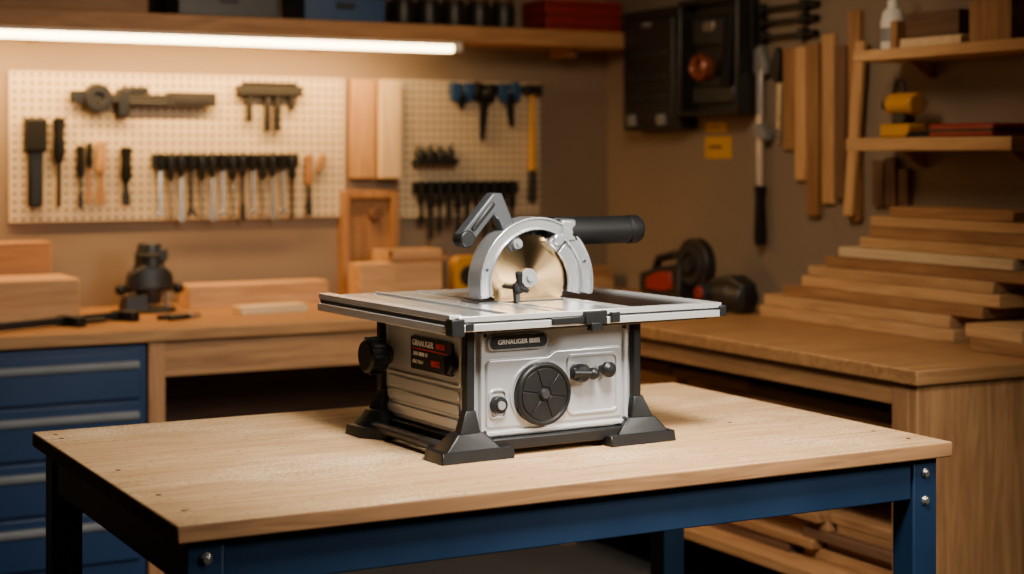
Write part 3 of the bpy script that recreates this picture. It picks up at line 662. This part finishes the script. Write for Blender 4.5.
# router
e = thing('router', 'black compact plunge router with side handles standing on bench', 'router', (1.895, 6.50, BZ))
MB().cyl((0, 0, 0), (0, 0, 0.016), 0.105, seg=32).hull([(x, y, z) for x, y, z in ((-0.12, -0.07, 0.0), (-0.02, -0.08, 0), (-0.02, 0.03, 0), (-0.12, 0.03, 0), (-0.11, -0.06, 0.06), (-0.03, -0.07, 0.075), (-0.03, 0.02, 0.075), (-0.11, 0.02, 0.06))]).finish('base', 'iron', e, bevel=0.004)
for s in (-1, 1): MB().cyl((s*0.07, 0, 0.015), (s*0.07, 0, 0.17), 0.009).finish('column', 'steel', e)
MB().hull([(x*s_, y, z) for s_ in (-1, 1) for x, y, z in ((0.092, -0.035, 0.085), (0.092, 0.035, 0.085), (0.085, -0.03, 0.150), (0.085, 0.03, 0.150), (0.05, -0.062, 0.09), (0.05, 0.062, 0.09), (0.045, -0.055, 0.185), (0.045, 0.055, 0.185))]).cyl((0, 0, 0.03), (0, 0, 0.09), 0.045, 0.058).cyl((0, 0, 0.17), (0, 0, 0.225), 0.060, 0.056).finish('motor_body', 'case', e, bevel=0.007)
MB().cyl((0, 0, 0.222), (0, 0, 0.232), 0.062).cyl((0, 0, 0.232), (0, 0, 0.272), 0.053, 0.044).bb(0.02, 0.06, -0.05, -0.03, 0.2, 0.25).finish('cap', 'dgrey', e, bevel=0.005)
for s in (-1, 1): MB().cyl((s*0.08, 0, 0.09), (s*0.105, 0, 0.09), 0.013).sph((s*0.115, 0, 0.09), 0.024).finish('side_handle', 'black', e)
e = thing('bar_clamp', 'long black bar clamp lying on bench', 'clamp', (1.47, 6.10, BZ), math.radians(25))
MB().bb(-0.34, 0.30, -0.014, 0.014, 0.006, 0.034).finish('bar', 'iron', e, bevel=0.002)
MB().bb(0.23, 0.27, -0.09, 0.03, 0.0, 0.038).finish('jaw', 'black', e, bevel=0.005)
MB().bb(-0.02, 0.02, -0.09, 0.03, 0.0, 0.038).cyl((0.02, -0.07, 0.018), (0.12, -0.07, 0.018), 0.008).finish('sliding_jaw', 'black', e, bevel=0.004)
e = thing('pliers', 'grey steel pliers lying on bench', 'pliers', (1.93, 6.14, BZ), math.radians(25))
for s in (-1, 1): MB().tube([(-0.11, s*0.03, 0.012), (-0.03, s*0.02, 0.012), (0.02, s*-0.006, 0.012)], 0.010).finish('handle', 'black', e)
MB().hull([(0.01, -0.02, 0.002), (0.01, 0.02, 0.002), (0.075, 0.006, 0.004), (0.075, -0.006, 0.004), (0.01, -0.02, 0.022), (0.01, 0.02, 0.022), (0.075, 0.006, 0.018), (0.075, -0.006, 0.018)]).finish('jaws', 'steel', e, bevel=0.002)

# ------------------------------------------------------------------ machines on the side bench
RZ = -math.pi/2
e = thing('circular_saw', 'black hand held circular saw with small red accents on bench', 'circular saw', (3.97, 5.86, BZ), RZ)
MB().bb(-0.20, 0.2, -0.07, 0.08, 0, 0.012).finish('base_plate', 'dgrey', e, bevel=0.002)
MB().prism([(0.16+0.112*math.cos(math.radians(a)), 0.165+0.112*math.sin(math.radians(a))) for a in range(-40, 221, 10)], 'xz', -0.035, 0.015).finish('blade_cover', 'case', e, bevel=0.006)
MB().lathe([(0.055, -0.045), (0.078, -0.045), (0.083, -0.03), (0.055, -0.03)], (0.16, 0, 0.165)).lathe([(0.0005, -0.06), (0.03, -0.06), (0.034, -0.03), (0.0005, -0.03)], (0.16, 0, 0.165)).finish('hub_ring', 'dgrey', e)
MB().hull([(-0.22, y, z) for y in (-0.045, 0.045) for z in (0.03, 0.11)]+[(0.1, y, z) for y in (-0.055, 0.055) for z in (0.012, 0.17)]+[(-0.06, y, 0.15) for y in (-0.04, 0.04)]).finish('motor_housing', 'case', e, bevel=0.012, seg=3)
MB().prism([(-0.15, 0.05), (-0.02, 0.045), (0.05, 0.06), (0.04, 0.13), (-0.06, 0.125), (-0.14, 0.10)], 'xz', -0.060, -0.03).finish('accent_panel', 'red', e, bevel=0.006)
MB().tube([(-0.17, 0, 0.11), (-0.13, 0, 0.175), (0.0, 0, 0.20), (0.09, 0, 0.16)], 0.018, seg=14).finish('handle', 'black', e)
e = thing('angle_grinder', 'black angle grinder with thin red collar lying on bench', 'grinder', (3.90, 5.37, BZ), RZ)
MB().cyl((-0.16, 0, 0.060), (0.03, 0, 0.064), 0.050, 0.062).cyl((0.03, 0, 0.064), (0.11, 0, 0.062), 0.062, 0.056).finish('body', 'case', e, bevel=0.010)
MB().prism([(-0.10, 0.02), (0.10, 0.0), (0.12, 0.03), (0.12, 0.12), (0.04, 0.15), (-0.10, 0.13)], 'xz', -0.04, 0.04).finish('shroud', 'case', e, bevel=0.014, seg=3)
MB().cyl((-0.124, 0, 0.062), (-0.100, 0, 0.062), 0.057).finish('collar', 'red', e, bevel=0.003)
MB().lathe([(0.0005, -0.078), (0.035, -0.078), (0.040, -0.055), (0.040, -0.02), (0.0005, -0.02)], (-0.11, 0, 0.072)).finish('gear_head', 'dgrey', e)
MB().lathe([(0.012, -0.086), (0.022, -0.086), (0.026, -0.076), (0.012, -0.076)], (-0.11, 0, 0.072)).finish('flange', 'red', e)

# ------------------------------------------------------------------ lumber stack
z = BZ
rows = [
 (4.14, 5.19, 3.90, 'piney', 0.044), (4.16, 5.17, 3.905, 'piney', 0.043), (4.02, 5.06, 3.91, 'oaky', 0.040),
 (3.95, 4.96, 3.92, 'piney', 0.042), (3.98, 4.92, 3.92, 'piney', 0.039), (3.84, 4.84, 3.935, 'oaky', 0.040),
 (3.90, 4.76, 3.93, 'paley', 0.036), (3.78, 4.66, 3.945, 'piney', 0.040), (3.82, 4.61, 3.945, 'oaky', 0.037),
 (3.86, 4.62, 3.96, 'piney', 0.037), (3.93, 4.52, 3.96, 'oaky', 0.036)]
for i, (y0, y1, xf, mt, t) in enumerate(rows):
    board('plank', xf, XW-0.02-0.01*(i % 3), y0, y1, z, z+t, mt, {'piney': 'light pine plank in stepped stack on bench', 'oaky': 'brown oak plank in stepped stack on bench', 'paley': 'pale whitish plank in stepped stack on bench'}[mt], 'plank', 'stepped plank stack on the side bench', rz=random.uniform(-0.005, 0.005), bevel=0.004)
    z += t+0.0005
z = BZ
for i, (y0, mt, t) in enumerate([(3.72, 'oaky', 0.042), (3.74, 'piney', 0.042)]):
    board('plank', 3.80, 4.085, y0, y0+0.24, z, z+t, mt, 'short brown offcut beside the plank stack', 'plank', 'short offcuts beside the plank stack', bevel=0.003); z += t+0.0005

# ------------------------------------------------------------------ right wall
def rw(name, label, cat, y, z, group=None, x=XW-0.0006): return thing(name, label, cat, (x, y, z), RZ, group)
e = rw('tool_case', 'black moulded tool case hanging on the wall', 'case', 6.26, 1.66)
MB().bb(-0.225, 0.225, -0.10, 0, 0.0, 0.54).bb(-0.2, 0.2, -0.115, -0.09, 0.03, 0.50).finish('case_body', 'case', e, bevel=0.02, seg=3)
for x, zz, hh in ((-0.12, 0.02, 0.05), (0.12, 0.02, 0.05), (0, 0.46, 0.02)):
    MB().bb(x-0.03, x+0.03, -0.128, -0.1, zz, zz+hh).finish('latch', 'matsteel', e, bevel=0.004)
for zz in (0.13, 0.22, 0.32): MB().bb(-0.15, 0.15, -0.123, -0.11, zz, zz+0.03).finish('rib', 'dgrey', e, bevel=0.003)
e = rw('tool_case', 'black open tool case with coppery round dial on the wall', 'case', 5.80, 1.715)
MB().bb(-0.22, 0.22, -0.05, 0, 0.0, 0.50).bb(-0.22, -0.195, -0.12, -0.04, 0, 0.50).bb(0.195, 0.22, -0.12, -0.04, 0, 0.50).bb(-0.21, 0.21, -0.12, -0.04, 0.0, 0.025).bb(-0.21, 0.21, -0.12, -0.04, 0.475, 0.50).finish('case_body', 'case', e, bevel=0.01)
MB().lathe([(0.030, -0.09), (0.045, -0.105), (0.058, -0.09), (0.058, -0.05), (0.030, -0.05)], (-0.10, 0, 0.21)).lathe([(0.0005, -0.06), (0.016, -0.070), (0.018, -0.05), (0.0005, -0.05)], (-0.10, 0, 0.21)).finish('dial', 'orange', e)
MB().bb(-0.15, 0.10, -0.09, -0.05, 0.30, 0.42).finish('drill_body', 'dgrey', e, bevel=0.012)
MB().bb(-0.16, 0.14, -0.08, -0.05, 0.05, 0.13).finish('battery_tray', 'dgrey', e, bevel=0.012)
MB().cyl((0.10, -0.08, 0.12), (0.13, -0.08, 0.42), 0.032).cyl((0.02, -0.075, 0.18), (0.10, -0.075, 0.26), 0.022).finish('hose', 'black2', e)
MB().bb(-0.06, 0.02, -0.095, -0.088, 0.36, 0.40).finish('badge', 'steel', e, bevel=0.002)
for y0, y1, z0, z1 in ((5.96, 5.81, 1.648, 1.69), (5.97, 5.78, 1.535, 1.630)):
    w = (y0-y1)/2
    e = rw('sticky_note', 'small yellow paper note stuck to the wall', 'note', (y0+y1)/2, z0, 'yellow notes on the wall')
    MB().bb(-w, w, -0.004, 0, 0, z1-z0).finish('sheet', 'paper', e)
    MB().bb(-w*0.7, w*0.3, -0.005, -0.0035, (z1-z0)*0.45, (z1-z0)*0.6).finish('printed_line', 'darkx', e)
e = rw('f_clamp', 'long steel bar clamp with black grip hanging on wall', 'clamp', 5.54, 1.18)
MB().bb(-0.017, 0.017, -0.04, -0.028, 0.2, 0.80).finish('bar', 'alubright', e, bevel=0.002)
MB().prism([(-0.02, 0.80), (0.02, 0.82), (0.055, 0.74), (0.055, 0.70), (0.03, 0.70), (0.02, 0.74), (-0.02, 0.70)], 'xz', -0.05, -0.02).finish('fixed_jaw', 'matsteel', e, bevel=0.003)
MB().prism([(-0.02, 0.50), (0.025, 0.50), (0.065, 0.46), (0.065, 0.43), (-0.02, 0.44)], 'xz', -0.055, -0.018).finish('sliding_jaw', 'matsteel', e, bevel=0.003)
MB().lathe([(0.0005, 0.0), (0.02, 0.0), (0.026, 0.03), (0.02, 0.2), (0.026, 0.24), (0.0005, 0.25)], (-0.0, -0.033, 0), axis='z', seg=18).finish('grip', 'black', e)
MB().cyl((0, 0, 0.78), (0, -0.035, 0.78), 0.006).finish('hook', 'steel', e)
e = rw('hacksaw', 'dark handled steel saw hanging on wall', 'saw', 5.45, 1.60)
MB().prism([(-0.01, 0.0), (0.012, 0.0), (0.025, 0.25), (0.0, 0.27)], 'xz', -0.012, -0.008).finish('blade', 'steel', e)
MB().prism([(-0.015, 0.25), (0.025, 0.24), (0.03, 0.36), (0.01, 0.39), (-0.02, 0.34)], 'xz', -0.03, 0).finish('handle', 'iron', e, bevel=0.006)
for i, (zz, l) in enumerate(((2.145, 0.38), (2.09, 0.37), (2.03, 0.36))):
    e = rw('quick_clamp', 'dark quick clamp stored flat on the wall', 'clamp', 5.37, zz, 'dark clamps stored flat on the wall')
    MB().bb(-l/2, l/2, -0.03, -0.015, -0.010, 0.010).finish('bar', 'iron', e, bevel=0.002)
    for x in (-l/2, l/2-0.10): MB().bb(x, x+0.035, -0.04, 0, -0.022, 0.024).finish('jaw', 'black', e, bevel=0.004)
    MB().cyl((l/2-0.07, -0.022, 0), (l/2, -0.022, 0.0), 0.013).finish('handle', 'black', e)
for i, (y0, w, zt_, zb, mt, dep) in enumerate(((5.37, 0.07, 1.98, 1.57, 'oakz', 0.02), (5.29, 0.065, 1.98, 1.45, 'pinez', 0.025), (5.21, 0.07, 1.99, 1.31, 'oakz', 0.03), (5.125, 0.07, 2.02, 1.36, 'pinez', 0.02), (5.04, 0.06, 1.97, 1.38, 'darkz', 0.03), (4.965, 0.065, 2.1, 1.30, 'oakz', 0.025))):
    tag(MB().bb(-w/2, w/2, -dep, 0, 0, zt_-zb).finish('wooden_strip', mt, loc=(XW-0.0006, y0, zb), rot=(0, 0, RZ), bevel=0.003), 'long narrow wooden strip hung upright on the wall', 'wood strip', 'wooden strips hung on the wall')
tag(MB().prism([(-0.075, 0), (-0.025, 0), (0.045, 0.66), (-0.005, 0.66)], 'xz', -0.022, 0.0).finish('wooden_strip', 'pinez', loc=(XW-0.031, 4.92, 1.32), rot=(0, 0, RZ), bevel=0.003), 'light wooden strip leaning beside the wall shelves', 'wood strip', 'wooden strips hung on the wall')
for i, (y0, w, zt_) in enumerate(((4.83, 0.06, 1.53), (4.76, 0.06, 1.54), (4.69, 0.05, 1.5))):
    tag(MB().bb(-w/2, w/2, -0.025, 0, 0, zt_-1.36).finish('wooden_strip', 'darkz', loc=(XW-0.0006, y0, 1.36), rot=(0, 0, RZ), bevel=0.003), 'dark wooden strip hung below the wall shelf', 'wood strip', 'dark strips under the wall shelf')

def wshelf(z0, th, y0, y1, label):
    e = thing('wall_shelf', label, 'shelf', (XW-0.0006, (y0+y1)/2, z0)); l = (y1-y0)/2
    MB().bb(-0.25, 0, -l, l, 0, th).finish('shelf_board', 'piney', e, bevel=0.003)
    for yy in (-l+0.15, l-0.14):
        MB().prism([(-0.12, 0.0), (0, 0.0), (0, -0.06), (-0.02, -0.06)], 'xz', yy-0.01, yy+0.01).finish('bracket', 'oakz', e, bevel=0.002)
wshelf(1.885, 0.038, 3.3, 4.70, 'upper light wooden wall shelf holding supplies')
wshelf(1.565, 0.045, 3.93, 4.74, 'lower light wooden wall shelf holding a yellow drill')
UZ = 1.9235
e = thing('glue_bottle', 'white plastic glue bottle with nozzle on wall shelf', 'bottle', (4.05, 4.60, UZ), RZ)
MB().lathe([(0.0005, 0), (0.042, 0), (0.045, 0.01), (0.045, 0.10), (0.036, 0.14), (0.018, 0.155), (0.0005, 0.155)], (0, 0, 0), axis='z', seg=28).finish('body', 'white', e)
MB().cyl((0, 0, 0.15), (0, 0, 0.18), 0.02).cyl((0, 0, 0.18), (0, 0, 0.24), 0.012, 0.004).finish('nozzle', 'white', e, bevel=0.002)
MB().cyl((0, 0, 0.03), (0, 0, 0.08), 0.0458, seg=28).finish('label_band', 'matsteel', e)
board('wooden_block', 3.99, 4.15, 4.20, 4.50, UZ, UZ+0.032, 'palex', 'thin pale board on the wall shelf', 'wood block')
board('wooden_block', 4.0, 4.15, 4.22, 4.48, UZ+0.033, UZ+0.12, 'darky', 'brown block stacked on pale board', 'wood block')
board('wooden_block', 4.0, 4.16, 3.98, 4.17, UZ, UZ+0.14, 'oakz', 'upright brown block on the wall shelf', 'wood block')
board('wooden_block', 3.99, 4.13, 4.515, 4.55, UZ, UZ+0.10, 'oakz', 'small upright block beside the glue bottle', 'wood block')
LZ = 1.6105
e = thing('cordless_drill', 'yellow cordless drill with black chuck on wall shelf', 'drill', (4.06, 4.56, LZ), RZ)
MB().bb(-0.075, 0.075, -0.045, 0.045, 0, 0.05).finish('battery', 'yellow', e, bevel=0.01)
MB().prism([(-0.04, 0.045), (0.035, 0.045), (0.045, 0.11), (-0.025, 0.11)], 'xz', -0.026, 0.026).finish('grip', 'black', e, bevel=0.008)
MB().cyl((-0.06, 0, 0.12), (0.075, 0, 0.12), 0.040).finish('body', 'yellow', e, bevel=0.01)
MB().cyl((-0.10, 0, 0.12), (-0.055, 0, 0.12), 0.016, 0.028).finish('chuck', 'black', e, bevel=0.003)
MB().tube([(0.01, 0.0, 0.15), (0.0, 0, 0.2), (-0.035, 0, 0.205), (-0.05, 0, 0.15)], 0.008).finish('lanyard', 'iron', e)
e = thing('flat_case', 'flat red case on the wall shelf', 'case', (4.05, 4.16, LZ), RZ)
MB().bb(-0.15, 0.15, -0.10, 0.10, 0, 0.045).finish('body', 'red', e, bevel=0.008)
MB().bb(-0.153, 0.153, -0.103, 0.09, 0.018, 0.026).finish('seam', 'iron', e)
e = thing('cloth', 'folded dark rag on the wall shelf', 'rag', (4.05, 4.39, LZ), RZ)
MB().bb(-0.06, 0.06, -0.08, 0.08, 0, 0.012).bb(-0.055, 0.06, -0.075, 0.08, 0.012, 0.022).finish('folds', 'iron', e, bevel=0.005)

# ------------------------------------------------------------------ lights
def area(name, loc, target, sx, sy, power, color, spread=180):
    l = bpy.data.lights.new(name, 'AREA'); l.shape = 'RECTANGLE'; l.size = sx; l.size_y = sy; l.energy = power; l.color = color; l.spread = math.radians(spread)
    o = bpy.data.objects.new(name, l); col.objects.link(o); o.location = loc
    d = Vector(target)-Vector(loc); o.rotation_euler = d.to_track_quat('-Z', 'Y').to_euler()
    return o
area('strip_lamp_light', (1.75, YW-0.275, 1.985), (1.75, YW-0.05, 1.5), 2.3, 0.03, 42, (1.0, 0.55, 0.19))
area('ceiling_lamp_key', (1.6, 2.1, 2.6), (2.0, 3.35, 1.0), 0.5, 0.5, 33, (1.0, 0.92, 0.82), 75)
area('added_fill_rear', (2.6, 4.3, 2.7), (3.1, 5.6, 1.3), 0.7, 0.7, 27, (1.0, 0.74, 0.48), 140)  # added fill and rim light for the background, no real fixture there
area('added_softbox_right', (3.4, 1.0, 2.3), (1.9, 3.4, 1.0), 0.8, 0.7, 20, (1.0, 0.91, 0.80), 75)  # added soft light for the saw's metal to reflect, no real fixture

w = bpy.data.worlds.new('world'); scene.world = w; w.use_nodes = True
w.node_tree.nodes['Background'].inputs[0].default_value = (0.5, 0.45, 0.4, 1); w.node_tree.nodes['Background'].inputs[1].default_value = 0.05

# ------------------------------------------------------------------ camera
cam = bpy.data.cameras.new('camera'); co = bpy.data.objects.new('camera', cam); col.objects.link(co)
co.location = (0, 0, 1.55); co.rotation_euler = (math.pi/2, 0, math.radians(-28.5))
cam.sensor_width = 36; cam.lens = 58.71; cam.shift_y = -132/1024
cam.dof.use_dof = True; cam.dof.focus_distance = 3.68; cam.dof.aperture_fstop = 2.2
cam.clip_start = 0.05
scene.camera = co
